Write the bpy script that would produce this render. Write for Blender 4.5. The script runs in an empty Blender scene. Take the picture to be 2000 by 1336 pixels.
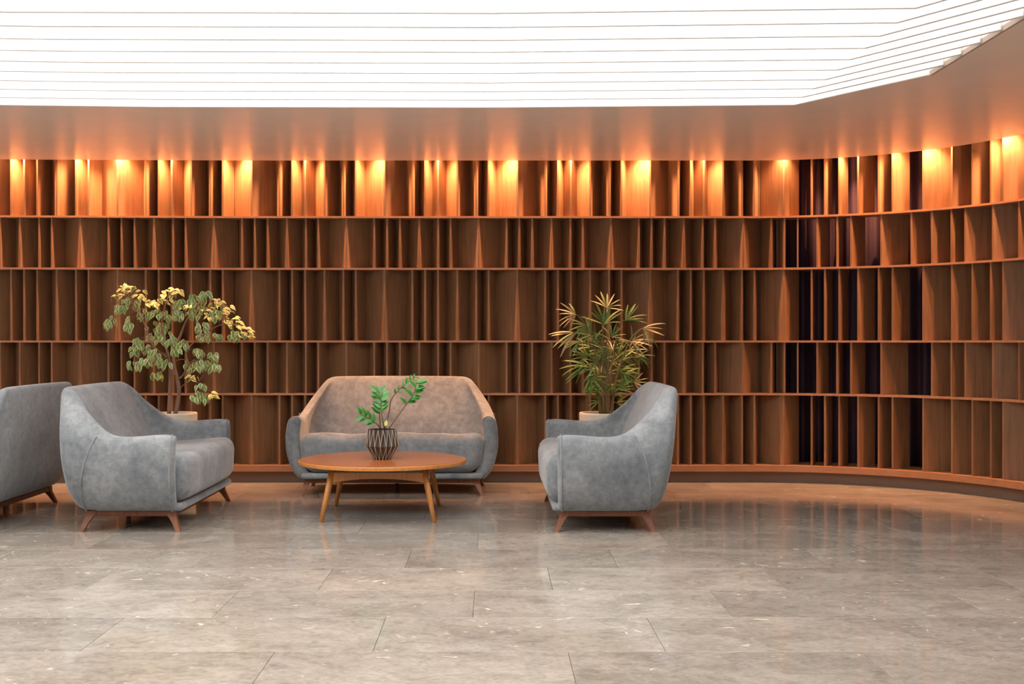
import bpy, bmesh, math, random
from mathutils import Vector, Matrix
random.seed(11)
scene = bpy.context.scene
C = scene.collection
F, H, VX, VY = 2290.0, 1.12, 960.0, 668.0       # focal length (px of the 2000 px frame), eye height, vanishing point

# ------------------------------------------------------------------ camera, world, exposure
cam = bpy.data.cameras.new('camera')
cam.sensor_width = 36; cam.lens = F / 2000 * 36; cam.shift_x = (1000 - VX) / 2000; cam.shift_y = 0
cam.clip_start = 0.05; cam.clip_end = 100
co = bpy.data.objects.new('camera', cam); C.objects.link(co)
co.location = (0, 0, H); co.rotation_euler = (math.pi / 2, 0, 0)
scene.camera = co
w = bpy.data.worlds.new('lobby_ambient'); scene.world = w; w.use_nodes = True
w.node_tree.nodes['Background'].inputs[0].default_value = (1.0, 0.95, 0.9, 1)
w.node_tree.nodes['Background'].inputs[1].default_value = 0.30
vs = scene.view_settings
vs.view_transform = 'Standard'; vs.look = 'None'; vs.exposure = 0.0; vs.gamma = 1.0; vs.use_curve_mapping = False
CEIL_EMIT = 4.4
LED_POWER = 112.0         # watts of one cove downlight
LED_COL = (1.0, 0.46, 0.21)

# ------------------------------------------------------------------ material helpers
def mat(name):
    m = bpy.data.materials.new(name); m.use_nodes = True
    nt = m.node_tree
    return m, nt, nt.nodes['Principled BSDF']
def N(nt, t, **kw):
    n = nt.nodes.new(t)
    for k, v in kw.items(): setattr(n, k, v)
    return n
def ramp(nt, stops):
    r = N(nt, 'ShaderNodeValToRGB'); e = r.color_ramp.elements
    while len(e) < len(stops): e.new(0.5)
    for el, (p, c) in zip(e, stops): el.position = p; el.color = (*c, 1)
    return r
def coords(nt, scale, kind='Object', rnd=True):
    tc = N(nt, 'ShaderNodeTexCoord'); mp = N(nt, 'ShaderNodeMapping'); mp.inputs['Scale'].default_value = scale
    nt.links.new(tc.outputs[kind], mp.inputs['Vector'])
    oi = None
    if rnd:
        oi = N(nt, 'ShaderNodeObjectInfo'); ml = N(nt, 'ShaderNodeMath', operation='MULTIPLY'); ml.inputs[1].default_value = 37.0
        nt.links.new(oi.outputs['Random'], ml.inputs[0])
        cb = N(nt, 'ShaderNodeCombineXYZ')
        for i in range(3): nt.links.new(ml.outputs[0], cb.inputs[i])
        nt.links.new(cb.outputs[0], mp.inputs['Location'])
    return mp.outputs[0], oi
def noise(nt, vec, scale, detail=4, rough=0.55, dist=0.0):
    n = N(nt, 'ShaderNodeTexNoise'); n.inputs['Scale'].default_value = scale; n.inputs['Detail'].default_value = detail
    n.inputs['Roughness'].default_value = rough; n.inputs['Distortion'].default_value = dist
    nt.links.new(vec, n.inputs['Vector']); return n
def bump(nt, b, src, strength, dist=0.01):
    bp = N(nt, 'ShaderNodeBump'); bp.inputs['Strength'].default_value = strength; bp.inputs['Distance'].default_value = dist
    nt.links.new(src, bp.inputs['Height']); nt.links.new(bp.outputs[0], b.inputs['Normal'])
def mix(nt, a, bcol, fac, mode='MIX'):
    m = N(nt, 'ShaderNodeMix', data_type='RGBA', blend_type=mode)
    for s, v in ((m.inputs[0], fac), (m.inputs[6], a), (m.inputs[7], bcol)):
        if isinstance(v, (int, float)): s.default_value = v
        elif isinstance(v, tuple): s.default_value = (*v, 1)
        else: nt.links.new(v, s)
    return m.outputs[2]

def wood(name, dark, mid, light, scale=(14, 14, 1.1), rough=0.5, vary=0.25):
    m, nt, b = mat(name)
    v, oi = coords(nt, scale)
    n = noise(nt, v, 3.0, 6, 0.6, 0.4)
    r = ramp(nt, [(0.25, dark), (0.5, mid), (0.78, light)]); nt.links.new(n.outputs['Fac'], r.inputs[0])
    mr = N(nt, 'ShaderNodeMapRange'); mr.inputs[3].default_value = 1 - vary; mr.inputs[4].default_value = 1 + vary * 0.4
    nt.links.new(oi.outputs['Random'], mr.inputs[0])
    hs = N(nt, 'ShaderNodeHueSaturation'); nt.links.new(mr.outputs[0], hs.inputs['Value']); nt.links.new(r.outputs[0], hs.inputs['Color'])
    nt.links.new(hs.outputs[0], b.inputs['Base Color'])
    b.inputs['Roughness'].default_value = rough
    n2 = noise(nt, v, 12.0, 3); bump(nt, b, n2.outputs['Fac'], 0.08, 0.004)
    return m
WOOD = wood('walnut_panel', (0.180, 0.092, 0.044), (0.252, 0.130, 0.063), (0.320, 0.170, 0.086), vary=0.18)
EDGE = wood('walnut_shelf', (0.33, 0.16, 0.085), (0.40, 0.20, 0.108), (0.46, 0.24, 0.135), scale=(1.5, 9, 9), rough=0.45, vary=0.05)
LEDGE = wood('walnut_ledge', (0.30, 0.14, 0.07), (0.37, 0.175, 0.085), (0.43, 0.21, 0.11), scale=(1.2, 6, 20), rough=0.4, vary=0.02)
LEGW = wood('leg_wood', (0.10, 0.030, 0.011), (0.17, 0.052, 0.018), (0.24, 0.078, 0.028), scale=(25, 25, 5), rough=0.55, vary=0.1)
TABW = wood('table_top_wood', (0.30, 0.085, 0.026), (0.36, 0.11, 0.033), (0.42, 0.14, 0.046), scale=(1.6, 9, 9), rough=0.25, vary=0.02)
TLEG = wood('table_leg_wood', (0.42, 0.16, 0.035), (0.52, 0.21, 0.05), (0.58, 0.25, 0.07), scale=(20, 20, 3), rough=0.35, vary=0.06)

def flat(name, col, rough=0.6, spec=0.5):
    m, nt, b = mat(name)
    v, oi = coords(nt, (1, 1, 1), rnd=False)
    n = noise(nt, v, 5.0, 4)
    c = mix(nt, tuple(x * 0.93 for x in col), tuple(min(1, x * 1.05) for x in col), n.outputs['Fac'])
    nt.links.new(c, b.inputs['Base Color']); b.inputs['Roughness'].default_value = rough
    b.inputs['Specular IOR Level'].default_value = spec
    return m
SOFFIT = flat('soffit_paint', (0.92, 0.85, 0.78), 0.34, 0.5)
RIM = flat('soffit_rim', (0.42, 0.32, 0.26), 0.6)
TOE = flat('toe_kick_brown', (0.20, 0.125, 0.085), 0.5)
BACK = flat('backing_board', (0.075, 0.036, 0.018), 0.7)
DARK = flat('dark_void', (0.012, 0.010, 0.012), 0.9)
GROUT = flat('grout', (0.24, 0.20, 0.17), 0.6)
SOIL = flat('soil', (0.09, 0.06, 0.04), 0.95)
BARK = flat('bark', (0.21, 0.13, 0.09), 0.85)
STEMG = flat('stem_green', (0.10, 0.13, 0.045), 0.6)
STEMB = flat('stem_olive', (0.16, 0.12, 0.05), 0.55)
CONC = flat('planter_concrete', (0.60, 0.56, 0.47), 0.7)
POTM = flat('pot_bronze', (0.050, 0.036, 0.028), 0.4)
POTR = flat('pot_ridge', (0.42, 0.34, 0.26), 0.4)
BAFF, nt, b = mat('baffle_white'); tr = N(nt, 'ShaderNodeBsdfTranslucent'); tr.inputs[0].default_value = (0.9, 0.9, 0.9, 1); ms_ = N(nt, 'ShaderNodeMixShader'); ms_.inputs[0].default_value = 0.16; nt.links.new(b.outputs[0], ms_.inputs[1]); nt.links.new(tr.outputs[0], ms_.inputs[2]); nt.links.new(ms_.outputs[0], nt.nodes['Material Output'].inputs[0]); v, _ = coords(nt, (1, 1, 1)); n = noise(nt, v, 3)
nt.links.new(mix(nt, (0.86, 0.86, 0.86), (0.92, 0.92, 0.92), n.outputs['Fac']), b.inputs['Base Color']); b.inputs['Roughness'].default_value = 0.5
LUM, nt, b = mat('luminous_diffuser')
v, _ = coords(nt, (1, 1, 1)); n = noise(nt, v, 1.5)
b.inputs['Base Color'].default_value = (0.8, 0.8, 0.8, 1)
nt.links.new(mix(nt, (1.0, 0.955, 0.90), (1.0, 0.965, 0.92), n.outputs['Fac']), b.inputs['Emission Color'])
b.inputs['Emission Strength'].default_value = CEIL_EMIT

# velvet
VEL, nt, b = mat('grey_velvet')
v, oi = coords(nt, (1, 1, 1))
n1 = noise(nt, v, 3.2, 6, 0.65, 0.3); n2 = noise(nt, v, 26, 5, 0.7)
mpz = N(nt, 'ShaderNodeMapping'); mpz.inputs['Scale'].default_value = (5, 5, 60); nt.links.new(v, mpz.inputs[0])
n3 = noise(nt, mpz.outputs[0], 3, 3)
r1 = ramp(nt, [(0.33, (0.148, 0.163, 0.180)), (0.52, (0.218, 0.233, 0.250)), (0.72, (0.290, 0.302, 0.318))]); nt.links.new(n1.outputs['Fac'], r1.inputs[0])
r2 = ramp(nt, [(0.35, (0.72, 0.72, 0.72)), (0.62, (1.10, 1.10, 1.10))]); nt.links.new(n2.outputs['Fac'], r2.inputs[0])
c = mix(nt, r1.outputs[0], r2.outputs[0], 0.8, 'MULTIPLY')
r3 = ramp(nt, [(0.3, (0.9, 0.9, 0.9)), (0.7, (1.05, 1.05, 1.05))]); nt.links.new(n3.outputs['Fac'], r3.inputs[0])
c = mix(nt, c, r3.outputs[0], 0.7, 'MULTIPLY')
nt.links.new(c, b.inputs['Base Color']); b.inputs['Roughness'].default_value = 0.85
b.inputs['Sheen Weight'].default_value = 0.45; b.inputs['Sheen Roughness'].default_value = 0.4; b.inputs['Specular IOR Level'].default_value = 0.15
bump(nt, b, n2.outputs['Fac'], 0.15, 0.006)

# marble tiles
MAR, nt, b = mat('grey_marble_tile')
v, oi = coords(nt, (1.35, 1.75, 1))
n1 = noise(nt, v, 2.0, 8, 0.62, 0.6); n2 = noise(nt, v, 9, 6, 0.65, 1.2); n4 = noise(nt, v, 36, 4, 0.6)
r1 = ramp(nt, [(0.28, (0.215, 0.189, 0.162)), (0.5, (0.292, 0.260, 0.226)), (0.75, (0.370, 0.337, 0.298))]); nt.links.new(n1.outputs['Fac'], r1.inputs[0])
r2 = ramp(nt, [(0.3, (0.72, 0.71, 0.70)), (0.52, (1, 1, 1)), (0.68, (1.10, 1.09, 1.08))]); nt.links.new(n2.outputs['Fac'], r2.inputs[0])
c = mix(nt, r1.outputs[0], r2.outputs[0], 0.9, 'MULTIPLY')
r4 = ramp(nt, [(0.38, (0.84, 0.84, 0.84)), (0.6, (1.04, 1.04, 1.04))]); nt.links.new(n4.outputs['Fac'], r4.inputs[0])
c = mix(nt, c, r4.outputs[0], 0.7, 'MULTIPLY')
n5 = noise(nt, v, 5.5, 5, 0.55, 2.2)                      # pale calcite flecks
r5 = ramp(nt, [(0.665, (0, 0, 0)), (0.71, (1, 1, 1))]); nt.links.new(n5.outputs['Fac'], r5.inputs[0])
c = mix(nt, c, (0.60, 0.54, 0.47), r5.outputs[0])
mr = N(nt, 'ShaderNodeMapRange'); mr.inputs[3].default_value = 0.86; mr.inputs[4].default_value = 1.08; nt.links.new(oi.outputs['Random'], mr.inputs[0])
hs = N(nt, 'ShaderNodeHueSaturation'); nt.links.new(mr.outputs[0], hs.inputs['Value']); nt.links.new(c, hs.inputs['Color'])
nt.links.new(hs.outputs[0], b.inputs['Base Color'])
rr = N(nt, 'ShaderNodeMapRange'); rr.inputs[3].default_value = 0.05; rr.inputs[4].default_value = 0.15; nt.links.new(n1.outputs['Fac'], rr.inputs[0])
nt.links.new(rr.outputs[0], b.inputs['Roughness']); b.inputs['Specular IOR Level'].default_value = 0.5

# curtain
CUR, nt, b = mat('purple_curtain')
v, _ = coords(nt, (8, 8, 1)); n = noise(nt, v, 3)
nt.links.new(mix(nt, (0.030, 0.014, 0.032), (0.062, 0.030, 0.056), n.outputs['Fac']), b.inputs['Base Color'])
b.inputs['Roughness'].default_value = 0.8

def leafmat(name, core, edge, thr, rough=0.45, vary=0.25):
    # leaf runs along local X, half width along local Y (unit length leaf): green core, pale margin
    m, nt, b = mat(name)
    tc = N(nt, 'ShaderNodeAttribute', attribute_name='leaf_xy'); sp = N(nt, 'ShaderNodeSeparateXYZ'); nt.links.new(tc.outputs['Vector'], sp.inputs[0])
    ab = N(nt, 'ShaderNodeMath', operation='ABSOLUTE'); nt.links.new(sp.outputs[1], ab.inputs[0])
    v, oi = coords(nt, (1, 1, 1)); n = noise(nt, v, 5.0, 3)
    ad = N(nt, 'ShaderNodeMath', operation='MULTIPLY_ADD'); ad.inputs[1].default_value = 0.6; nt.links.new(n.outputs['Fac'], ad.inputs[0]); nt.links.new(ab.outputs[0], ad.inputs[2])
    r = ramp(nt, [(thr, core), (thr + 0.06, edge)]); nt.links.new(ad.outputs[0], r.inputs[0])
    mr = N(nt, 'ShaderNodeMapRange'); mr.inputs[3].default_value = 1 - vary; mr.inputs[4].default_value = 1 + vary; nt.links.new(oi.outputs['Random'], mr.inputs[0])
    hs = N(nt, 'ShaderNodeHueSaturation'); nt.links.new(mr.outputs[0], hs.inputs['Value']); nt.links.new(r.outputs[0], hs.inputs['Color'])
    nt.links.new(hs.outputs[0], b.inputs['Base Color']); b.inputs['Roughness'].default_value = rough
    b.inputs['Subsurface Weight'].default_value = 0.0
    return m
FIC = leafmat('ficus_leaf', (0.16, 0.32, 0.075), (0.70, 0.66, 0.36), 0.88)
PALM = leafmat('palm_leaflet', (0.075, 0.165, 0.022), (0.11, 0.20, 0.035), 0.7)
PALML = leafmat('palm_leaflet_lit', (0.42, 0.34, 0.20), (0.34, 0.28, 0.13), 0.7)  # bright light on the leaflets painted in as a paler colour
ZZL = leafmat('zz_leaf', (0.055, 0.22, 0.045), (0.09, 0.30, 0.07), 0.8, 0.25)
ZZY = leafmat('zz_leaf_yellow', (0.55, 0.55, 0.10), (0.55, 0.55, 0.14), 0.3)

# ------------------------------------------------------------------ object helpers
def link(name, me, m, parent=None, smooth=False):
    o = bpy.data.objects.new(name, me); C.objects.link(o)
    if m and not me.materials: me.materials.append(m)
    if smooth:
        for p in me.polygons: p.use_smooth = True
    if parent: o.parent = parent
    return o
def pyd(verts, faces):
    me = bpy.data.meshes.new('mesh'); me.from_pydata([tuple(v) for v in verts], [], faces); me.update()
    bm = bmesh.new(); bm.from_mesh(me); bmesh.ops.recalc_face_normals(bm, faces=bm.faces); bm.to_mesh(me); bm.free()
    return me
def meta(o, label=None, cat=None, group=None, kind=None):
    if label: o['label'] = label
    if cat: o['category'] = cat
    if group: o['group'] = group
    if kind: o['kind'] = kind
    return o
def empty(name, loc, rz=0):
    o = bpy.data.objects.new(name, None); C.objects.link(o); o.location = loc; o.rotation_euler = (0, 0, rz); o.empty_display_size = 0.1
    return o
def box_vf(x0, x1, y0, y1, z0, z1):
    v = [(x, y, z) for z in (z0, z1) for y in (y0, y1) for x in (x0, x1)]
    f = [(0, 1, 3, 2), (4, 5, 7, 6), (0, 1, 5, 4), (2, 3, 7, 6), (0, 2, 6, 4), (1, 3, 7, 5)]
    return v, f
def box(*a): return pyd(*box_vf(*a))
def rbox(x0, x1, y0, y1, z0, z1, r, seg=3):
    bm = bmesh.new(); bmesh.ops.create_cube(bm, size=1)
    for v in bm.verts: v.co = Vector(((x0 + x1) / 2 + v.co.x * (x1 - x0), (y0 + y1) / 2 + v.co.y * (y1 - y0), (z0 + z1) / 2 + v.co.z * (z1 - z0)))
    bmesh.ops.bevel(bm, geom=list(bm.edges), offset=r, segments=seg, profile=0.5, affect='EDGES')
    me = bpy.data.meshes.new('mesh'); bm.to_mesh(me); bm.free(); return me
def tube_vf(pts, radii, n=8, base=0):
    pts = [Vector(p) for p in pts]; V = []; Fc = []
    up = Vector((0.12, 0.33, 1)).normalized()
    for i, p in enumerate(pts):
        t = (pts[min(i + 1, len(pts) - 1)] - pts[max(i - 1, 0)]).normalized()
        a = t.cross(up)
        if a.length < 1e-3: a = t.cross(Vector((1, 0, 0)))
        a.normalize(); bb = t.cross(a)
        r = radii[i] if isinstance(radii, (list, tuple)) else radii
        for k in range(n):
            an = 2 * math.pi * k / n; V.append(p + a * (r * math.cos(an)) + bb * (r * math.sin(an)))
    for i in range(len(pts) - 1):
        for k in range(n):
            k2 = (k + 1) % n
            Fc.append((base + i * n + k, base + i * n + k2, base + (i + 1) * n + k2, base + (i + 1) * n + k))
    Fc.append(tuple(base + k for k in range(n))[::-1]); Fc.append(tuple(base + (len(pts) - 1) * n + k for k in range(n)))
    return V, Fc
def tube(pts, r, n=8): return pyd(*tube_vf(pts, r, n))
def spline(pts, sub=5):
    pts = [Vector(p) for p in pts]; out = []
    for i in range(len(pts) - 1):
        p0, p1, p2, p3 = pts[max(i - 1, 0)], pts[i], pts[i + 1], pts[min(i + 2, len(pts) - 1)]
        for k in range(sub):
            t = k / sub
            out.append(0.5 * ((2 * p1) + (p2 - p0) * t + (2 * p0 - 5 * p1 + 4 * p2 - p3) * t * t + (3 * p1 - p0 - 3 * p2 + p3) * t ** 3))
    out.append(pts[-1]); return out
def lathe(prof, n=40):
    V = []; Fc = []
    for r, z in prof:
        for k in range(n):
            a = 2 * math.pi * k / n; V.append((r * math.cos(a), r * math.sin(a), z))
    for i in range(len(prof) - 1):
        for k in range(n):
            k2 = (k + 1) % n; Fc.append((i * n + k, i * n + k2, (i + 1) * n + k2, (i + 1) * n + k))
    Fc.append(tuple(range(n))[::-1]); Fc.append(tuple((len(prof) - 1) * n + k for k in range(n)))
    return pyd(V, Fc)
def interp(tab, x):
    if x <= tab[0][0]: return tab[0][1]
    for (a, va), (b_, vb) in zip(tab, tab[1:]):
        if x <= b_: return va + (vb - va) * (x - a) / (b_ - a)
    return tab[-1][1]
def world_at(px, py, Y):                                   # a measured point of the photograph at depth Y
    return Vector(((px - VX) * Y / F, Y, H - (py - VY) * Y / F))

# ------------------------------------------------------------------ the wall line in plan: bent straight, arc, straight
WY, AX, AR = 9.36, 2.05, 1.78
ACY = WY - AR
def wall_pts(off):                # offset > 0 goes behind the fins, < 0 into the room
    P = [Vector((-7.0, WY - 0.15 + off, 0)), Vector((-2.0, WY + off, 0))]
    for i in range(0, 41):
        a = math.pi / 2 * i / 40
        P.append(Vector((AX + (AR + off) * math.sin(a), ACY + (AR + off) * math.cos(a), 0)))
    P.append(Vector((AX + AR + off, -3.0, 0)))
    return P
def frame_X(X):                   # point on the front line and heading angle, flat part
    if X <= -2: return Vector((X, WY + 0.03 * (X + 2), 0)), -0.03
    if X <= AX: return Vector((X, WY, 0)), 0.0
    a = math.asin(min(1, (X - AX) / AR)); return Vector((X, ACY + AR * math.cos(a), 0)), a
def frame_px(px):                 # where the sight line of a measured column meets the front line
    k = (px - VX) / F
    lo, hi = 0.0, math.pi / 2
    for _ in range(50):
        a = (lo + hi) / 2
        if (AX + AR * math.sin(a)) / (ACY + AR * math.cos(a)) < k: lo = a
        else: hi = a
    return Vector((AX + AR * math.sin(a), ACY + AR * math.cos(a), 0)), a
def strip(o0, o1, z0, z1, crop=None):
    A, B = wall_pts(o0), wall_pts(o1)
    if crop: A, B = A[crop[0]:crop[1]], B[crop[0]:crop[1]]
    V = []; Fc = []
    for a, b_ in zip(A, B): V += [(a.x, a.y, z0), (b_.x, b_.y, z0), (b_.x, b_.y, z1), (a.x, a.y, z1)]
    n = len(A)
    for i in range(n - 1):
        for k in range(4):
            k2 = (k + 1) % 4; Fc.append((i * 4 + k, i * 4 + k2, i * 4 + 4 + k2, i * 4 + 4 + k))
    Fc += [(0, 1, 2, 3), tuple((n - 1) * 4 + k for k in range(4))]
    return pyd(V, Fc)

# ------------------------------------------------------------------ floor: slabs in third-offset running bond
floor = link('floor', box(-7.5, 6.0, -3.5, 11.0, -0.06, -0.013), GROUT); meta(floor, kind='structure')
TL, TD, TG = 1.0605, 0.523, 0.0007
tile_me = rbox(-TL / 2 + TG, TL / 2 - TG, -TD / 2 + TG, TD / 2 - TG, -0.0125, 0.0, 0.001, 1)
for r in range(-14, 11):
    y0 = 4.243 + r * TD
    off = -0.43 + 0.3535 * r
    k0 = math.floor((-6.4 - off) / TL)
    for k in range(k0, k0 + 12):
        x0 = off + k * TL
        if x0 > 4.3 or y0 > 9.6: continue
        if y0 < 2.2: continue
        t = link('tile', tile_me, MAR, floor); t.location = (x0 + TL / 2, y0 + TD / 2, 0)
t = link('slab_field', box(-7.4, 5.9, -3.4, 4.243 - 4 * TD, -0.0128, 0.0), MAR, floor); meta(t, kind='stuff')

# ------------------------------------------------------------------ ceiling: soffit with opening, rim, slot
SZ = 2.555
INNER = [Vector((-7.0, 6.86, 0)), Vector((-2.07, 7.17, 0)), Vector((0.0, 7.19, 0)), Vector((1.836, 7.11, 0)), Vector((2.365, 6.30, 0)), Vector((2.365, -3.0, 0))]
OUT = wall_pts(-0.09)
def tri_fill(inner, outer, z0, z1):
    bm = bmesh.new()
    loop = [bm.verts.new((p.x, p.y, z0)) for p in inner] + [bm.verts.new((p.x, p.y, z0)) for p in reversed(outer)]
    es = [bm.edges.new((loop[i], loop[(i + 1) % len(loop)])) for i in range(len(loop))]
    bmesh.ops.triangle_fill(bm, use_beauty=True, edges=es)
    ex = bmesh.ops.extrude_face_region(bm, geom=list(bm.faces))
    for v in ex['geom']:
        if isinstance(v, bmesh.types.BMVert): v.co.z = z1
    bmesh.ops.recalc_face_normals(bm, faces=bm.faces)
    me = bpy.data.meshes.new('mesh'); bm.to_mesh(me); bm.free(); return me
ceiling = link('ceiling', tri_fill(INNER, OUT, SZ, SZ + 0.16), SOFFIT); meta(ceiling, kind='structure')
lid = link('slot_lid', strip(-0.10, 0.9, SZ + 0.161, SZ + 0.20), DARK, ceiling)
# fine rim around the opening
def offset_poly(P, d):
    out = []
    for i, p in enumerate(P):
        t1 = (P[i] - P[i - 1]).normalized() if i else (P[1] - P[0]).normalized()
        t2 = (P[i + 1] - P[i]).normalized() if i < len(P) - 1 else t1
        n1 = Vector((t1.y, -t1.x, 0)); n2 = Vector((t2.y, -t2.x, 0)); n_ = (n1 + n2); n_ /= (1 + n1.dot(n2))
        out.append(p + n_ * d)
    return out
def ribbon(P, Q, z0, z1):
    V = []; Fc = []
    for a, b_ in zip(P, Q): V += [(a.x, a.y, z0), (b_.x, b_.y, z0), (b_.x, b_.y, z1), (a.x, a.y, z1)]
    n = len(P)
    for i in range(n - 1):
        for k in range(4):
            k2 = (k + 1) % 4; Fc.append((i * 4 + k, i * 4 + k2, i * 4 + 4 + k2, i * 4 + 4 + k))
    Fc += [(0, 1, 2, 3), tuple((n - 1) * 4 + k for k in range(4))]
    return pyd(V, Fc)
link('opening_rim', ribbon(INNER[4:], offset_poly(INNER, 0.012)[4:], SZ - 0.004, SZ + 0.022), RIM, ceiling)
link('opening_liner', ribbon(INNER[:5], offset_poly(INNER[:5], 0.008), SZ + 0.002, SZ + 0.19), BAFF, ceiling)

# ------------------------------------------------------------------ luminous ceiling: diffuser and hanging baffles
cl = empty('ceiling_light', (0, 4, SZ)); meta(cl, 'large luminous white ceiling with long parallel baffles in the recess', 'ceiling light')
def rel(o, parent):
    o.parent = parent; o.matrix_parent_inverse = Matrix.Translation(parent.location).inverted(); return o
bm = bmesh.new(); f = bm.faces.new([bm.verts.new((p.x, p.y, SZ + 0.20)) for p in INNER] + [bm.verts.new((-7.0, -3.0, SZ + 0.20))])
bmesh.ops.triangulate(bm, faces=bm.faces); 
for f in bm.faces:
    if f.normal.z > 0: f.normal_flip()
me = bpy.data.meshes.new('mesh'); bm.to_mesh(me); bm.free()
rel(link('diffuser', me, LUM), cl)
rel(link('housing', box(-7.1, 2.5, -3.1, 7.3, SZ + 0.23, SZ + 0.26), BAFF), cl)
K = 0
YK = 6.905
while YK > -2.6:
    dy = YK - 7.11
    P = [Vector((-6.9, 6.866 + dy, 0)), Vector((-2.07, 7.17 + dy, 0)), Vector((0, 7.19 + dy, 0)), Vector((1.836, YK, 0)), Vector((2.362, YK - 0.806, 0))]
    rel(link('baffle', ribbon(P, offset_poly(P, 0.022), SZ + 0.004, SZ + 0.13), BAFF), cl)
    YK -= 0.2295; K += 1

# ------------------------------------------------------------------ warm downlights in the slot along the wall, two per wall module
def downlight(pt, ang):
    li = bpy.data.lights.new('cove_downlight', 'SPOT'); li.energy = LED_POWER; li.color = LED_COL
    li.spot_size = math.radians(120); li.spot_blend = 0.95; li.shadow_soft_size = 0.016
    o = bpy.data.objects.new('cove_downlight', li); C.objects.link(o)
    n_ = Vector((math.sin(ang), math.cos(ang), 0))
    p = pt - n_ * 0.048
    o.location = (p.x, p.y, SZ + 0.118); o.rotation_euler = (0, 0, -ang)
    meta(o, 'small warm downlight hidden in the slot above the wood wall', 'downlight', 'downlights above the wood wall')
for X in [-0.960 - 0.5303 * k for k in range(10, 3, -1)]:
    if X < -3.9: downlight(*frame_X(X))
for px in (45, 165, 238, 335): downlight(*frame_X((px - VX) * WY / F))
for k in range(-2, 6): downlight(*frame_X(-0.960 + 0.5303 * k))
for px in (1532, 1660, 1765, 1828, 1968, 2050): downlight(*frame_px(px))

# ------------------------------------------------------------------ the wood wall
D = 0.16
ROWS = [(2.125, SZ + 0.155), (1.712, 2.109), (1.132, 1.696), (0.711, 1.116), (0.139, 0.695)]     # z ranges, top row first
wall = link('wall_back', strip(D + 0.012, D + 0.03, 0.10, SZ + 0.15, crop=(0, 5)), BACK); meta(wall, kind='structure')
for zt in (2.117, 1.704, 1.124, 0.703):
    link('shelf', strip(-0.005, D + 0.03, zt - 0.008, zt + 0.008), EDGE, wall)
link('plinth_ledge', strip(-0.03, D + 0.16, 0.089, 0.139), LEDGE, wall)
link('toe_kick', strip(0.035, D, 0.0, 0.089), TOE, wall)
vcache = {}
def vpanel(al, ar, h):
    key = (al, ar, round(h, 3))
    if key in vcache: return vcache[key]
    e, th = 0.0065, 0.010
    V = []; Fc = []
    for z in (0.0, h):
        V += [(-e, 0, z), (e, 0, z), (0, 0.024, z)]
        if al is not None: V += [(-al, D, z), (-al + th, D, z)]
        if ar is not None: V += [(ar, D, z), (ar - th, D, z)]
    n = len(V) // 2
    li = 3 if al is not None else None
    ri = (5 if al is not None else 3) if ar is not None else None
    loop = [0, 1]
    loop += [ri, ri + 1] if ri else []
    loop += [2]
    loop += [li + 1, li] if li else []
    for a, b_ in zip(loop, loop[1:] + loop[:1]): Fc.append((a, b_, b_ + n, a + n))
    for s in (0, n):
        Fc.append((0 + s, 1 + s, 2 + s))
        if ri: Fc.append((1 + s, ri + s, ri + 1 + s, 2 + s))
        if li: Fc.append((li + s, 0 + s, 2 + s, li + 1 + s))
    me = pyd(V, Fc); me.materials.append(WOOD); vcache[key] = me; return me
def put_panel(pt, ang, al, ar, row):
    z0, z1 = ROWS[row]
    o = link('folded_panel', vpanel(al, ar, z1 - z0), WOOD, wall)
    o.location = (pt.x, pt.y, z0); o.rotation_euler = (0, 0, -ang)
OFFS = [0, .223, .325, .428, .582, .733, .832]
AL = [.1686, .058, .051, .0515, .094, .057, .049]
AR_ = [.165, .051, .0515, .060, .094, .050, .060]
for row in range(5):
    base, per = (0.2055, 1.0606) if row % 2 == 0 else (-0.103, 1.056)
    lim = 2.34 if row % 2 == 0 else 2.335
    for k in range(-5, 3):
        for i, o_ in enumerate(OFFS):
            X = base + per * k + o_
            if X > lim or X < -4.75: continue
            pt, a = frame_X(X)
            ar = AR_[i]
            if row % 2 == 1 and X > 2.3: ar = None
            if row % 2 == 0 and X > 2.3: ar = .135
            put_panel(pt, a, AL[i], ar, row)
odd = [(1585, .03), (1611, .05), (1639, .052), (1676, .10), (1716, .075), (1743, .085), (1803, .165), (1859, .11), (1899, .095), (1935, .055), (1959, .165), (2012, .10), (2035, .08)]
ev2 = [(1558, .012), (1596, .085), (1635, .03), (1662, .085), (1721, .165), (1780, .085), (1820, .10), (1858, .07), (1885, .15), (1939, .165), (1990, .08), (2020, .10)]
ev4 = [q for q in ev2 if q[0] != 1780]
for row in range(5):
    for px, ar in (odd if row % 2 == 0 else (ev2 if row == 1 else ev4)):
        pt, a = frame_px(px); put_panel(pt, a, None, ar, row)
# the wall goes on along the right side, out of the frame
V = []; Fc = []
for z0, z1 in ROWS:
    y = 7.45
    while y > -2.8:
        v_, f_ = box_vf(AX + AR, AX + AR + D, y, y + 0.014, z0, z1); Fc += [tuple(i + len(V) for i in q) for q in f_]; V += v_; y -= 0.13
meta(link('far_panels', pyd(V, Fc), WOOD, wall), kind='stuff')

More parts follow.
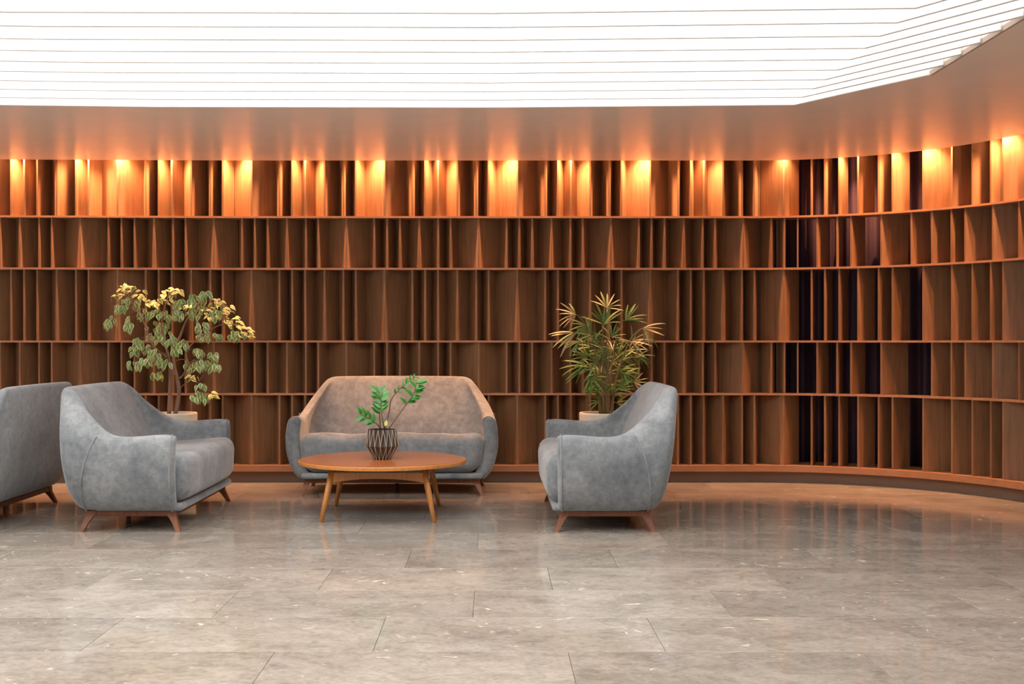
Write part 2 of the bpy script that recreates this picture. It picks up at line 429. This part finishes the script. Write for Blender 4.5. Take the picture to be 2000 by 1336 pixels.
# curtain behind the open part, and an unseen outer wall added to stop light
wr = link('wall_light_stop', strip(0.75, 0.80, 0.0, SZ + 0.15, crop=(3, 44)), DARK); meta(wr, kind='structure')
V = []; Fc = []
n = 260
for i in range(n + 1):
    a = 0.12 + (math.pi / 2 - 0.12) * i / n
    s = a * 2.1
    r = AR + 0.36 + 0.045 * math.sin(s * 46) + 0.025 * math.sin(s * 19 + 1) + 0.012 * math.sin(s * 97)
    for z, kk in ((0.02, 1.1), (0.9, 1.0), (1.8, 0.95), (SZ + 0.14, 0.8)):
        rr_ = AR + 0.36 + (r - AR - 0.36) * kk
        V.append((AX + rr_ * math.sin(a), ACY + rr_ * math.cos(a), z))
for i in range(n):
    for j in range(3): Fc.append((i * 4 + j, i * 4 + 4 + j, i * 4 + 5 + j, i * 4 + 1 + j))
cu = link('curtain', pyd(V, Fc), CUR, None, True); sm = cu.modifiers.new('thickness', 'SOLIDIFY'); sm.thickness = 0.004
meta(cu, 'dark purple folded curtain hanging behind the open wooden fins', 'curtain')

# ------------------------------------------------------------------ loveseat
W_T = [(.12, .672), (.14, .695), (.2, .735), (.3, .768), (.4, .776), (.5, .766), (.575, .745), (.65, .700), (.72, .655), (.787, .612), (.86, .598)]
B_T = [(.12, .585), (.16, .615), (.2, .635), (.27, .655), (.4, .675), (.5, .690), (.65, .712), (.82, .742), (.86, .745)]
BI_T = [(.12, .47), (.40, .50), (.6, .575), (.75, .635), (.86, .69)]
TW_T = [(.12, .10), (.45, .095), (.575, .085), (.7, .075), (.86, .06)]
ZT_T = [(0, .564), (.03, .573), (.1, .569), (.2, .559), (.28, .557), (.34, .568), (.39, .592), (.44, .642), (.485, .705), (.52, .762), (.56, .798), (.61, .822), (.68, .837), (.75, .844), (.85, .847), (1, .848)]
def plan(tau, W, B, R, v0):
    if tau <= .5: return W, v0 + (B - R - v0) * tau / .5
    if tau <= .75:
        a = (tau - .5) / .25 * math.pi / 2; return W - R + R * math.cos(a), B - R + R * math.sin(a)
    return (W - R) * (1 - (tau - .75) / .25), B
def outer(tau, z):
    fr = 0.030 - 0.012 * math.sin(min(1, max(0, (z - .12) / .46)) * math.pi * .5)          # arm front leans slightly
    return plan(tau, interp(W_T, z), interp(B_T, z), 0.08, fr)
def inner(tau, z):
    fr = 0.030 - 0.012 * math.sin(min(1, max(0, (z - .12) / .46)) * math.pi * .5)
    return plan(tau, interp(W_T, z) - interp(TW_T, z), interp(BI_T, z), 0.06, fr)
TAUS = [0, .03, .1, .2, .28, .34, .39, .44, .485, .5, .54, .58, .62, .66, .7, .75, .8, .88, 1.0]
FR = [0, .07, .18, .34, .52, .70, .86, 1.0]
def build_shell():
    st = []
    for side in (-1, 1):
        ts = TAUS if side < 0 else TAUS[-2::-1]
        for tau in ts:
            zt = interp(ZT_T, tau); ring = []
            for f_ in FR:
                z = .12 + (zt - .022 - .12) * f_; u, v_ = outer(tau, z); ring.append((side * u, v_, z))
            uo, vo = outer(tau, zt); ui, vi = inner(tau, zt)
            for k in (.28, .72): ring.append((side * (uo + (ui - uo) * k), vo + (vi - vo) * k, zt + .006))
            for f_ in reversed(FR):
                z = .12 + (zt - .022 - .12) * f_; u, v_ = inner(tau, z); ring.append((side * u, v_, z))
            st.append(ring)
    n = len(st[0]); V = [p for r in st for p in r]; Fc = []
    for i in range(len(st) - 1):
        for k in range(n):
            k2 = (k + 1) % n; Fc.append((i * n + k, i * n + k2, (i + 1) * n + k2, (i + 1) * n + k))
    for base in (0, (len(st) - 1) * n):
        m0 = len(V)                                       # the arm front swells forward between its two piped edges
        for k in range(n // 2):
            a, b_ = Vector(V[base + k]), Vector(V[base + n - 1 - k]); V.append(tuple((a + b_) / 2 + Vector((0, -.026, 0))))
        for k in range(n // 2 - 1): Fc += [(base + k, base + k + 1, m0 + k + 1, m0 + k), (m0 + k, m0 + k + 1, base + n - 2 - k, base + n - 1 - k)]
        Fc.append((base + n // 2 - 1, base + n // 2, m0 + n // 2 - 1)); Fc.append((base, m0, base + n - 1))
    me = pyd(V, Fc)
    cr = me.attributes.new('crease_edge', 'FLOAT', 'EDGE')
    last = (len(st) - 1) * n
    for e in me.edges:
        a, b_ = e.vertices
        if (a < n and b_ < n and (abs(a - b_) == 1 or abs(a - b_) == n - 1)) or (last <= a < last + n and last <= b_ < last + n and (abs(a - b_) == 1 or abs(a - b_) == n - 1)): cr.data[e.index].value = 0.75
    return me, st
shell_me, st = build_shell(); shell_me.materials.append(VEL)
for p in shell_me.polygons: p.use_smooth = True
def cushion_mesh():
    me = rbox(-.672, .672, -.065, .53, .160, .452, .080, 6)
    bm = bmesh.new(); bm.from_mesh(me)
    bmesh.ops.subdivide_edges(bm, edges=[e for e in bm.edges if e.calc_length() > .3], cuts=14, use_grid_fill=True)
    for v in bm.verts:
        x, y, z = v.co
        k = min(1, max(0, (.31 - z) / .15))
        v.co.x *= 1 - .085 * k * k
        v.co.y += .022 * k * k * (1 if y < .1 else 0) + (0 if y > .1 else .018 * (x / .672) ** 4)
        if z > .40:
            v.co.z += -.075 * max(0, y - .02) + .006 * math.sin(x * 9 + 1) * (1 if y < .3 else .6) + .004 * math.sin(x * 23)
        if y < 0: v.co.y += .003 * math.sin(x * 31) * (1 if z < .4 else 0)
    bm.to_mesh(me); bm.free()
    for p in me.polygons: p.use_smooth = True
    me.materials.append(VEL); return me
cush_me = cushion_mesh()
band_me = rbox(-.66, .66, -.022, .50, .120, .162, .016, 3); band_me.materials.append(VEL)
for p in band_me.polygons: p.use_smooth = True
def ring_pipe(ring, dv):
    n = len(ring); h = n // 2
    pts = [(p[0], p[1] - dv, p[2]) for p in ring[:n]]
    return spline(pts, 3)
pipe_me = []
for ring in (st[0], st[-1]):
    me = tube(ring_pipe(ring, -0.004), 0.0042, 6); me.materials.append(VEL); pipe_me.append(me)
seam_me = []
for s in (-1, 1):
    pts = []
    for z, v_ in ((.572, .455), (.53, .478), (.46, .505), (.38, .527), (.30, .540), (.22, .546), (.16, .545), (.125, .540)):
        W = interp(W_T, z); B = interp(B_T, z); u = W
        if v_ > B - .08: a = math.asin(min(1, (v_ - B + .08) / .08)); u = W - .08 + .08 * math.cos(a)
        pts.append((s * (u + .0), v_, z))
    me = tube(spline(pts, 4), 0.0045, 6); me.materials.append(VEL); seam_me.append(me)
rails = []
for b_ in ((-.63, .63, .030, .065, .086, .121), (-.63, .63, .52, .555, .086, .121), (-.635, -.595, .066, .519, .086, .121), (.595, .635, .066, .519, .086, .121)):
    me = rbox(*b_, .004, 1); me.materials.append(LEGW); rails.append(me)
def leg_mesh(su, sv):
    # bracket foot: wide head under the rail, tapering and splaying out to the floor
    secs = [(.120, .612, .052, .056, .072), (.098, .618, .048, .050, .060), (.082, .626, .040, .040, .044), (.05, .640, .022, .032, .034), (0.0, .662, .000, .024, .026)]
    V = []; Fc = []
    for z, u, v_, wu, wv in secs:
        vv = v_ if sv < 0 else .575 - v_
        for a, b_ in ((-1, -1), (1, -1), (1, 1), (-1, 1)): V.append((su * (u + a * wu / 2), vv + b_ * wv / 2, z))
    for i in range(len(secs) - 1):
        for k in range(4): Fc.append((i * 4 + k, i * 4 + (k + 1) % 4, i * 4 + 4 + (k + 1) % 4, i * 4 + 4 + k))
    Fc += [(0, 1, 2, 3), tuple(len(V) - 4 + k for k in range(4))]
    me = pyd(V, Fc); me.materials.append(LEGW); return me
leg_me = [leg_mesh(a, b_) for a in (-1, 1) for b_ in (-1, 1)]
mid_me = tube([(0, .50, 0), (0, .50, .088)], [.014, .02], 8); mid_me.materials.append(LEGW)
def loveseat(loc, rz, label):
    r = empty('loveseat', loc, rz); meta(r, label, 'sofa', 'grey velvet loveseats around the round table')
    s = link('upholstered_shell', shell_me, None, r); m_ = s.modifiers.new('smooth', 'SUBSURF'); m_.levels = 2; m_.render_levels = 2
    for me in pipe_me: link('piping', me, None, s, True)
    for me in seam_me: link('seam', me, None, s, True)
    link('seat_cushion', cush_me, None, r)
    link('front_band', band_me, None, r)
    for me in rails: link('base_rail', me, None, r)
    for me in leg_me: link('leg', me, None, r)
    link('middle_leg', mid_me, None, r)
    return r
loveseat((-.729, 8.555, 0), 0, 'grey velvet loveseat set against the wood wall behind the round table')
loveseat((-1.85, 7.59, 0), math.pi / 2, 'grey velvet loveseat in front of the variegated ficus planter')
loveseat((.382, 7.58, 0), -math.pi / 2, 'grey velvet loveseat in front of the potted palm')
loveseat((-3.615, 7.52, 0), -math.pi / 2, 'grey velvet loveseat turned away, back to back with the one by the ficus')

# ------------------------------------------------------------------ coffee table
tb = empty('coffee_table', (-.709, 7.64, 0)); meta(tb, 'round wooden coffee table with splayed legs holding a potted plant', 'table')
link('table_top', lathe([(.515, .333), (.533, .337), (.542, .345), (.542, .354), (.538, .359), (.530, .361)], 72), TABW, tb)
link('top_edge', lathe([(.5415, .3352), (.5445, .338), (.5445, .3555), (.5415, .358)], 72), TLEG, tb)
for sx in (-1, 1):
    for sy in (-1, 1):
        P = [(sx * .352, sy * .352, 0), (sx * .318, sy * .318, .17), (sx * .285, sy * .285, .335)]
        link('leg', tube(P, [.0125, .0185, .022], 14), TLEG, tb, True)
def rail(a, b_):
    V = []; Fc = []; a, b_ = Vector(a), Vector(b_); d = b_ - a; nrm = Vector((d.y, -d.x, 0)).normalized() * .011; n = 12
    for i in range(n + 1):
        t = i / n; p = a + d * t; lo = .235 + .030 * math.sin(math.pi * t) ** .7
        for q, z in ((p + nrm, lo), (p - nrm, lo), (p - nrm, .302), (p + nrm, .302)): V.append((q.x, q.y, z))
    for i in range(n):
        for k in range(4): Fc.append((i * 4 + k, i * 4 + (k + 1) % 4, i * 4 + 4 + (k + 1) % 4, i * 4 + 4 + k))
    Fc += [(0, 1, 2, 3), tuple(n * 4 + k for k in range(4))]
    return pyd(V, Fc)
q = .297
for a, b_ in (((-q, -q, 0), (q, -q, 0)), ((q, -q, 0), (q, q, 0)), ((q, q, 0), (-q, q, 0)), ((-q, q, 0), (-q, -q, 0))): link('apron_rail', rail(a, b_), TLEG, tb)

# ------------------------------------------------------------------ leaves
def leaf_mesh(wid, fold, droop, n=8, power=1.1, peak=.40):
    V = []; Fc = []
    for i in range(n + 1):
        t = i / n
        wv = wid * (math.sin(math.pi * min(1, t ** (math.log(.5) / math.log(peak)))) ** power if 0 < t < 1 else 0.02)
        z = -droop * t * t
        V += [(t, -wv, z + fold * wv), (t, 0, z), (t, wv, z + fold * wv)]
    for i in range(n):
        a = i * 3; Fc += [(a, a + 3, a + 4, a + 1), (a + 1, a + 4, a + 5, a + 2)]
    me = bpy.data.meshes.new('mesh'); me.from_pydata(V, [], Fc)
    at = me.attributes.new('leaf_xy', 'FLOAT_VECTOR', 'POINT')
    for i, v_ in enumerate(V): at.data[i].vector = (v_[0], (i % 3) - 1.0, 0.0)          # along the leaf, across it (-1 to 1)
    for p in me.polygons: p.use_smooth = True
    return me
def leaf_mats(me, m): me.materials.append(m); return me
def orient(dirv, nrm):
    x = dirv.normalized(); y = nrm.cross(x)
    if y.length < 1e-4: y = Vector((0, 0, 1)).cross(x) if abs(x.z) < .9 else Vector((0, 1, 0)).cross(x)
    y.normalize(); z = x.cross(y)
    return Matrix((x, y, z)).transposed().to_4x4()
def put_leaf(name, me, pos, dirv, nrm, length, parent, off):
    o = bpy.data.objects.new(name, me); C.objects.link(o); o.parent = parent
    o.matrix_local = Matrix.Translation(pos - off) @ orient(dirv, nrm) @ Matrix.Diagonal((length, length, length, 1))
    return o

# ------------------------------------------------------------------ ficus in a tall round planter
def planter(loc, r, h, label):
    p = empty('planter', loc); meta(p, label, 'planter')
    link('pot', lathe([(r * .86, 0), (r * .90, .01), (r, h - .01), (r - .004, h), (r - .022, h), (r - .026, h - .05), (.01, h - .052)], 48), CONC, p)
    link('soil', lathe([(r - .03, h - .06), (r - .026, h - .046), (.01, h - .040)], 32), SOIL, p)
    return p
FY = 8.88
fx = (344 - VX) * FY / F
FH = .585
planter((fx, FY, 0), .158, FH, 'pale round concrete planter holding the variegated ficus')
fic = empty('ficus_tree', (fx, FY, FH - .045)); meta(fic, 'small variegated ficus tree with two thin trunks in a pale planter', 'plant')
off = Vector((fx, FY, FH - .045))
def zf(zx, zy, dy=0.0): return world_at(190 + zx / 4.606, 540 + zy / 4.606, FY + dy)
rnd = random.Random(5)
def branch(name, pts, r0, r1, m, parent, off, n=7, sub=4):
    s = spline(pts, sub); k = len(s) - 1
    return link(name, tube([p - off for p in s], [r0 + (r1 - r0) * i / k for i in range(k + 1)], n), m, parent, True)
t1 = [zf(645, 1240), zf(652, 1050, .01), zf(655, 880, .0), zf(645, 740, -.02), zf(610, 600, -.03), zf(580, 440, -.02), zf(600, 300, 0), zf(640, 180, .04)]
t2 = [zf(703, 1240), zf(735, 1070, -.01), zf(722, 930, -.03), zf(692, 800, -.02), zf(700, 660, .02), zf(752, 520, .05), zf(800, 400, .05), zf(880, 290, .05), zf(960, 200, .02)]
t3 = [zf(722, 925, -.03), zf(770, 890, -.06), zf(815, 790, -.08), zf(800, 690, -.05), zf(860, 600, 0), zf(960, 520, .0), zf(1100, 440, -.02), zf(1250, 430, -.03)]
t4 = [zf(700, 1150), zf(745, 1010, -.03), zf(800, 960, -.06), zf(850, 925, -.07), zf(900, 960, -.08), zf(940, 1050, -.08)]
t5 = [zf(645, 740, -.02), zf(500, 620, -.08), zf(420, 420, -.06), zf(330, 270, -.02), zf(270, 150, .03)]
branch('trunk', t1, .0155, .004, BARK, fic, off); branch('trunk', t2, .0165, .004, BARK, fic, off)
branch('branch', t3, .008, .003, BARK, fic, off); branch('branch', t4, .004, .002, BARK, fic, off); branch('branch', t5, .007, .003, BARK, fic, off)
nodes = [p for t in (t1[3:], t2[3:], t3[2:], t4[2:], t5[1:]) for p in spline(t, 3)]
fic_me = [leaf_mats(leaf_mesh(w_, f_, d_), FIC) for w_, f_, d_ in ((.27, .35, .18), (.30, .25, .28), (.24, .4, .10), (.29, .3, .35))]
CL = [(250, 110, 60, 30, 1), (330, 140, 80, 35, 1), (210, 190, 60, 25, 1), (390, 190, 45, 30, 1), (260, 240, 45, 45, 0), (360, 240, 50, 50, 0), (200, 300, 35, 45, 0), (130, 400, 55, 40, 0), (290, 430, 55, 60, 0), (100, 430, 25, 25, 0),
      (640, 150, 95, 35, 1), (720, 150, 50, 30, 1), (560, 230, 90, 40, 1), (480, 250, 50, 30, 1), (720, 240, 55, 45, 0), (800, 280, 55, 45, 1), (430, 330, 50, 50, 0), (540, 340, 60, 50, 0), (640, 340, 60, 55, 0), (740, 350, 60, 50, 0),
      (520, 460, 80, 55, 0), (600, 470, 60, 60, 0), (540, 550, 80, 50, 0), (640, 560, 70, 50, 0), (690, 650, 55, 50, 0), (780, 600, 30, 30, 0),
      (860, 200, 45, 55, 0), (980, 170, 45, 40, 0), (930, 260, 60, 55, 0), (880, 330, 60, 45, 0), (1000, 340, 60, 50, 1), (1070, 340, 55, 45, 0), (1070, 250, 60, 40, 1), (930, 460, 75, 50, 0), (960, 540, 60, 35, 0), (1070, 530, 30, 20, 0),
      (1150, 380, 60, 55, 1), (1170, 300, 50, 35, 1), (1240, 420, 70, 60, 1), (1310, 480, 55, 45, 1), (1340, 530, 35, 30, 1), (1230, 530, 50, 35, 0),
      (360, 600, 50, 45, 0), (340, 660, 35, 35, 0), (440, 640, 35, 45, 0), (330, 800, 70, 35, 0), (420, 770, 50, 35, 0), (520, 740, 60, 45, 0), (600, 760, 60, 45, 0), (540, 880, 55, 40, 0), (500, 690, 50, 40, 0),
      (900, 690, 50, 35, 0), (840, 800, 55, 45, 0), (920, 790, 50, 40, 0), (1010, 790, 70, 45, 0), (1040, 720, 25, 35, 0), (1070, 810, 35, 25, 0),
      (860, 920, 45, 20, 1), (930, 990, 40, 35, 0), (890, 1070, 50, 40, 0), (960, 1100, 35, 40, 0), (1045, 1070, 35, 30, 1)]
nl = 0; ns = 0; SV = []; SF = []; SA = []
for ci, (zx, zy, rx, ry, lit) in enumerate(CL):
    dyc = rnd.uniform(-.16, .10) if not lit else rnd.uniform(-.02, .20)
    cpos = zf(zx, zy, dyc)
    near = min(nodes, key=lambda p: (p - cpos).length)
    midp = (near + cpos) / 2 + Vector((0, 0, .03))
    branch('twig', [near, midp, cpos + Vector((0, 0, .015))], .0026, .0013, BARK, fic, off, 5, 4)
    for j in range(11 if (rx * ry) > 1700 else 8):
        a_, r_ = rnd.uniform(0, 2 * math.pi), math.sqrt(rnd.uniform(.05, 1))
        p = zf(zx + rx * r_ * math.cos(a_), zy + ry * r_ * math.sin(a_) - 14, dyc + rnd.uniform(-.05, .05))
        az = rnd.uniform(-math.pi, math.pi)
        outv = Vector((math.cos(az) * .8 + (zx - 680) / 1400, math.sin(az) * .4 - .1, 0))
        dirv = outv * (1.0 if lit else .62) + Vector((0, 0, rnd.uniform(-.5, .05) if lit else rnd.uniform(-1.2, -.45)))
        nrm = Vector((rnd.uniform(-.45, .45), -1.0 if not lit else -.5, .45 if not lit else .9))
        L_ = rnd.uniform(.046, .064)
        if j < 5 and ns < 300:
            ns += 1; put_leaf('leaf', fic_me[nl % 4], p, dirv, nrm, L_, fic, off)
        else:
            src = fic_me[nl % 4]; M_ = Matrix.Translation(p - off) @ orient(dirv, nrm) @ Matrix.Diagonal((L_, L_, L_, 1))
            b0_ = len(SV); SV += [M_ @ v_.co for v_ in src.vertices]; SA += [a__.vector.copy() for a__ in src.attributes['leaf_xy'].data]
            SF += [tuple(b0_ + q_ for q_ in pl_.vertices) for pl_ in src.polygons]
        nl += 1
me = bpy.data.meshes.new('mesh'); me.from_pydata([tuple(v_) for v_ in SV], [], SF)
at = me.attributes.new('leaf_xy', 'FLOAT_VECTOR', 'POINT')
for i_, v_ in enumerate(SA): at.data[i_].vector = v_
meta(link('inner_foliage', me, FIC, fic, True), kind='stuff')

# ------------------------------------------------------------------ lady palm
PY = 8.90
pxm = (1181 - VX) * PY / F
planter((pxm, PY, 0), .195, FH, 'pale round concrete planter holding the lady palm')
pal = empty('lady_palm', (pxm, PY, FH - .045)); meta(pal, 'green lady palm with narrow fan leaves in a pale planter', 'plant')
off = Vector((pxm, PY, FH - .045))
def zp(zx, zy, dy=0.0): return world_at(1060 + zx / 4.773, 550 + zy / 4.771, PY + dy)
canes = []
for bx, tx, ty, dy in ((530, 400, 420, .02), (560, 560, 420, -.06), (590, 600, 260, .05), (620, 700, 420, .0), (650, 800, 560, -.05), (575, 480, 620, -.1), (600, 620, 640, -.1), (640, 720, 760, .06), (545, 440, 760, .08), (610, 540, 900, -.12)):
    b0 = zp(bx, 1235, dy * .6); tp = zp(tx, ty, dy * 1.6); md = zp(bx * .75 + tx * .25, (1235 + ty) / 2, dy)
    s = [b0, md, tp]; canes.append(spline(s, 6)); branch('cane', s, .007, .004, STEMB, pal, off, 7, 5)
FRD = [(570, 400, 90, 130, 9, 190, 0), (600, 245, 72, 150, 8, 175, 1), (310, 310, 180, 130, 8, 160, 1), (770, 365, 42, 80, 6, 190, 0), (935, 435, -25, 110, 6, 190, 1), (290, 475, 205, 60, 5, 230, 1),
       (400, 410, 200, 150, 8, 160, 0), (500, 480, -80, 120, 7, 160, 0), (830, 560, 10, 150, 8, 170, 1), (800, 650, 12, 120, 7, 180, 1), (470, 610, 190, 80, 6, 190, 0), (420, 780, 195, 60, 6, 230, 0),
       (540, 650, -100, 140, 7, 150, 0), (700, 540, -60, 130, 7, 150, 0), (730, 730, -8, 90, 6, 210, 0), (730, 820, -15, 100, 6, 150, 0), (850, 940, 15, 140, 6, 130, 1), (540, 860, 140, 120, 7, 110, 1),
       (450, 890, -55, 130, 8, 160, 0), (500, 760, 180, 150, 7, 150, 0), (570, 730, 80, 160, 7, 140, 0), (640, 760, 20, 150, 7, 150, 0), (690, 840, -40, 130, 7, 140, 0), (600, 960, -80, 150, 8, 150, 0),
       (710, 1010, 35, 80, 6, 130, 0), (400, 985, -50, 90, 4, 130, 1), (530, 1120, 165, 90, 5, 100, 0), (690, 1130, 12, 110, 6, 110, 0), (650, 640, 85, 120, 6, 120, 1), (560, 1040, 100, 120, 7, 120, 0),
       (640, 1060, 60, 110, 6, 130, 0), (480, 540, 120, 120, 6, 140, 0), (640, 520, 60, 120, 6, 130, 0), (340, 560, 215, 90, 6, 150, 0), (880, 700, -5, 90, 6, 140, 0), (600, 860, 60, 170, 7, 130, 0), (470, 820, 200, 150, 7, 150, 0), (420, 700, 170, 120, 7, 150, 0), (760, 860, -30, 120, 7, 150, 0),
       (520, 960, 215, 120, 7, 150, 0), (680, 930, -40, 120, 7, 150, 0), (580, 640, 200, 140, 7, 140, 0), (700, 680, 30, 140, 7, 150, 0), (450, 500, 150, 130, 7, 150, 0)]
pm = [leaf_mats(leaf_mesh(.050, .5, d_, 7, .8, .5), PALM) for d_ in (.08, .22, .38)]
pl_lit = [leaf_mats(leaf_mesh(.048, .5, d_, 7, .8, .5), PALML) for d_ in (.06, .20, .34)]
rnd = random.Random(9)
for zx, zy, ang, spr, nlf, ln, lit_frond in FRD:  # last flag: frond whose leaflets mostly take the painted lit colour
    dy = rnd.uniform(-.16, .14) if not lit_frond else rnd.uniform(0, .2)
    hub = zp(zx, zy, dy)
    cn = min((p for c_ in canes for p in c_), key=lambda p: (p - hub).length + (0.3 if p.z > hub.z - .02 else 0))
    fr = branch('frond', [cn, (cn + hub) / 2 + Vector((0, 0, .02)), hub], .003, .0022, STEMG, pal, off, 5, 4)
    ty = rnd.uniform(-.5, .5)
    for j in range(nlf):
        a_ = math.radians(ang - spr / 2 + spr * j / max(1, nlf - 1) + rnd.uniform(-5, 5))
        dv = Vector((math.cos(a_), ty + rnd.uniform(-.3, .3), math.sin(a_)))
        L_ = ln / 4.77 * PY / F * rnd.uniform(1.0, 1.3) * (1 - .12 * abs(j / max(1, nlf - 1) - .5))
        ms = pl_lit if (lit_frond and rnd.random() < .6) else pm
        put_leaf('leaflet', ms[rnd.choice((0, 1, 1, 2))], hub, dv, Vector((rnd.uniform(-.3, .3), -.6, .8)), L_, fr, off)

# ------------------------------------------------------------------ pleated pot and zz plant on the table
QX, QY, QZ = -.710, 7.60, .3612
pot = empty('pleated_pot', (QX, QY, QZ)); meta(pot, 'dark bronze pleated faceted pot standing on the round table', 'flower pot')
npl = 18; V = []; Fc = []
RG = [(.058, .050, 0.0, 0), (.109, .099, .087, .5), (.094, .082, .194, 0)]
for ro, ri, z, sh in RG:
    for k in range(npl):
        a = 2 * math.pi * (k + sh) / npl; V.append((ro * math.cos(a), ro * math.sin(a), z))
        a = 2 * math.pi * (k + sh + .5) / npl; V.append((ri * math.cos(a), ri * math.sin(a), z))
m2 = 2 * npl
for k in range(m2):
    k2 = (k + 1) % m2
    Fc.append((k, k2, m2 + (k2 - 1) % m2, m2 + (k - 1) % m2))
    Fc.append((m2 + (k - 1) % m2, m2 + (k2 - 1) % m2, 2 * m2 + k2, 2 * m2 + k))
b0 = len(V)
for k in range(m2): p = V[2 * m2 + k]; V.append((p[0] * .93, p[1] * .93, .194))
for k in range(m2): p = V[2 * m2 + k]; V.append((p[0] * .90, p[1] * .90, .165))
for k in range(m2):
    k2 = (k + 1) % m2; Fc += [(2 * m2 + k, 2 * m2 + k2, b0 + k2, b0 + k), (b0 + k, b0 + k2, b0 + m2 + k2, b0 + m2 + k)]
Fc += [tuple(range(m2))[::-1], tuple(b0 + m2 + k for k in range(m2))]
body = link('pot_body', pyd(V, Fc), POTM, pot)
V2 = []; F2 = []
for k in range(npl):
    a0 = 2 * math.pi * (k + .5) / npl; pk = Vector((.109 * math.cos(a0), .109 * math.sin(a0), .087))
    for kk in (k, k + 1):
        a1 = 2 * math.pi * kk / npl
        for tgt in (Vector((.058 * math.cos(a1), .058 * math.sin(a1), 0.001)), Vector((.094 * math.cos(a1), .094 * math.sin(a1), .194))):
            v_, f_ = tube_vf([pk, tgt], .0019, 4, len(V2)); V2 += v_; F2 += f_
rg = link('ridge_lines', pyd(V2, F2), POTR, body)
link('soil', lathe([(.080, .150), (.083, .172), (.01, .176)], 24), SOIL, pot)
zz = empty('zz_plant', (QX, QY, QZ + .17)); meta(zz, 'small green zz plant with glossy paired leaflets in the pleated pot', 'plant')
off = Vector((QX, QY, QZ + .17))
def zq(zx, zy, dy=0.0): return world_at(680 + zx / 7.03, 720 + zy / 7.03, QY + dy)
zm = [leaf_mats(leaf_mesh(w_, .35, d_), ZZL) for w_, d_ in ((.21, .12), (.24, .2))]
zy_me = leaf_mats(leaf_mesh(.26, .3, .1), ZZY)
STM = [([(440, 815, .0), (380, 745, -.02), (280, 680, -.04), (160, 625, -.05)], .30, 8, 120, 'both'),
       ([(440, 815, .02), (432, 650, .01), (428, 500, .0), (415, 300, -.01)], .42, 11, 118, 'both'),
       ([(495, 815, -.01), (462, 640, -.03), (448, 480, -.03), (470, 330, -.02)], .40, 9, 105, 'both'),
       ([(505, 815, .02), (565, 580, .03), (590, 430, .03), (690, 300, .03), (810, 190, .03), (930, 110, .04)], .52, 12, 95, 'small'),
       ([(565, 815, -.02), (690, 640, -.04), (800, 490, -.05), (900, 340, -.05), (940, 180, -.05)], .50, 13, 125, 'right')]
rnd = random.Random(3)
for pts, t0, cnt, ln, mode in STM:
    s = [zq(*p) for p in pts]; sp = spline(s, 8)
    stm = branch('stem', s, .0048, .002, STEMB, zz, off, 7, 8)
    for j in range(cnt):
        t = t0 + (1 - t0) * (j + .5) / cnt; i = int(t * (len(sp) - 1)); p = sp[i]
        tg = (sp[min(i + 1, len(sp) - 1)] - sp[max(i - 1, 0)]).normalized()
        side = tg.cross(Vector((0, -1, 0))).normalized() * (1 if j % 2 else -1)
        if mode == 'right': side = Vector((1, 0, -.05)) if j % 5 else Vector((-.7, -.3, .4))
        if mode == 'small': side = side * .8
        dv = side * .85 + tg * .75 + Vector((0, rnd.uniform(-.6, .25), 0))
        if mode == 'right': dv = side + tg * .35 + Vector((0, rnd.uniform(-.35, .1), 0))
        put_leaf('leaflet', zm[j % 2], p, dv, Vector((rnd.uniform(-.4, .4), -.75, .6)), ln / 7.03 * QY / F * rnd.uniform(.95, 1.25) * (.8 if mode == 'small' else 1.1), stm, off)
put_leaf('yellow_leaf', zy_me, zq(510, 790, -.05), Vector((.25, -.1, 1)), Vector((.1, -1, .2)), .042, zz, off)
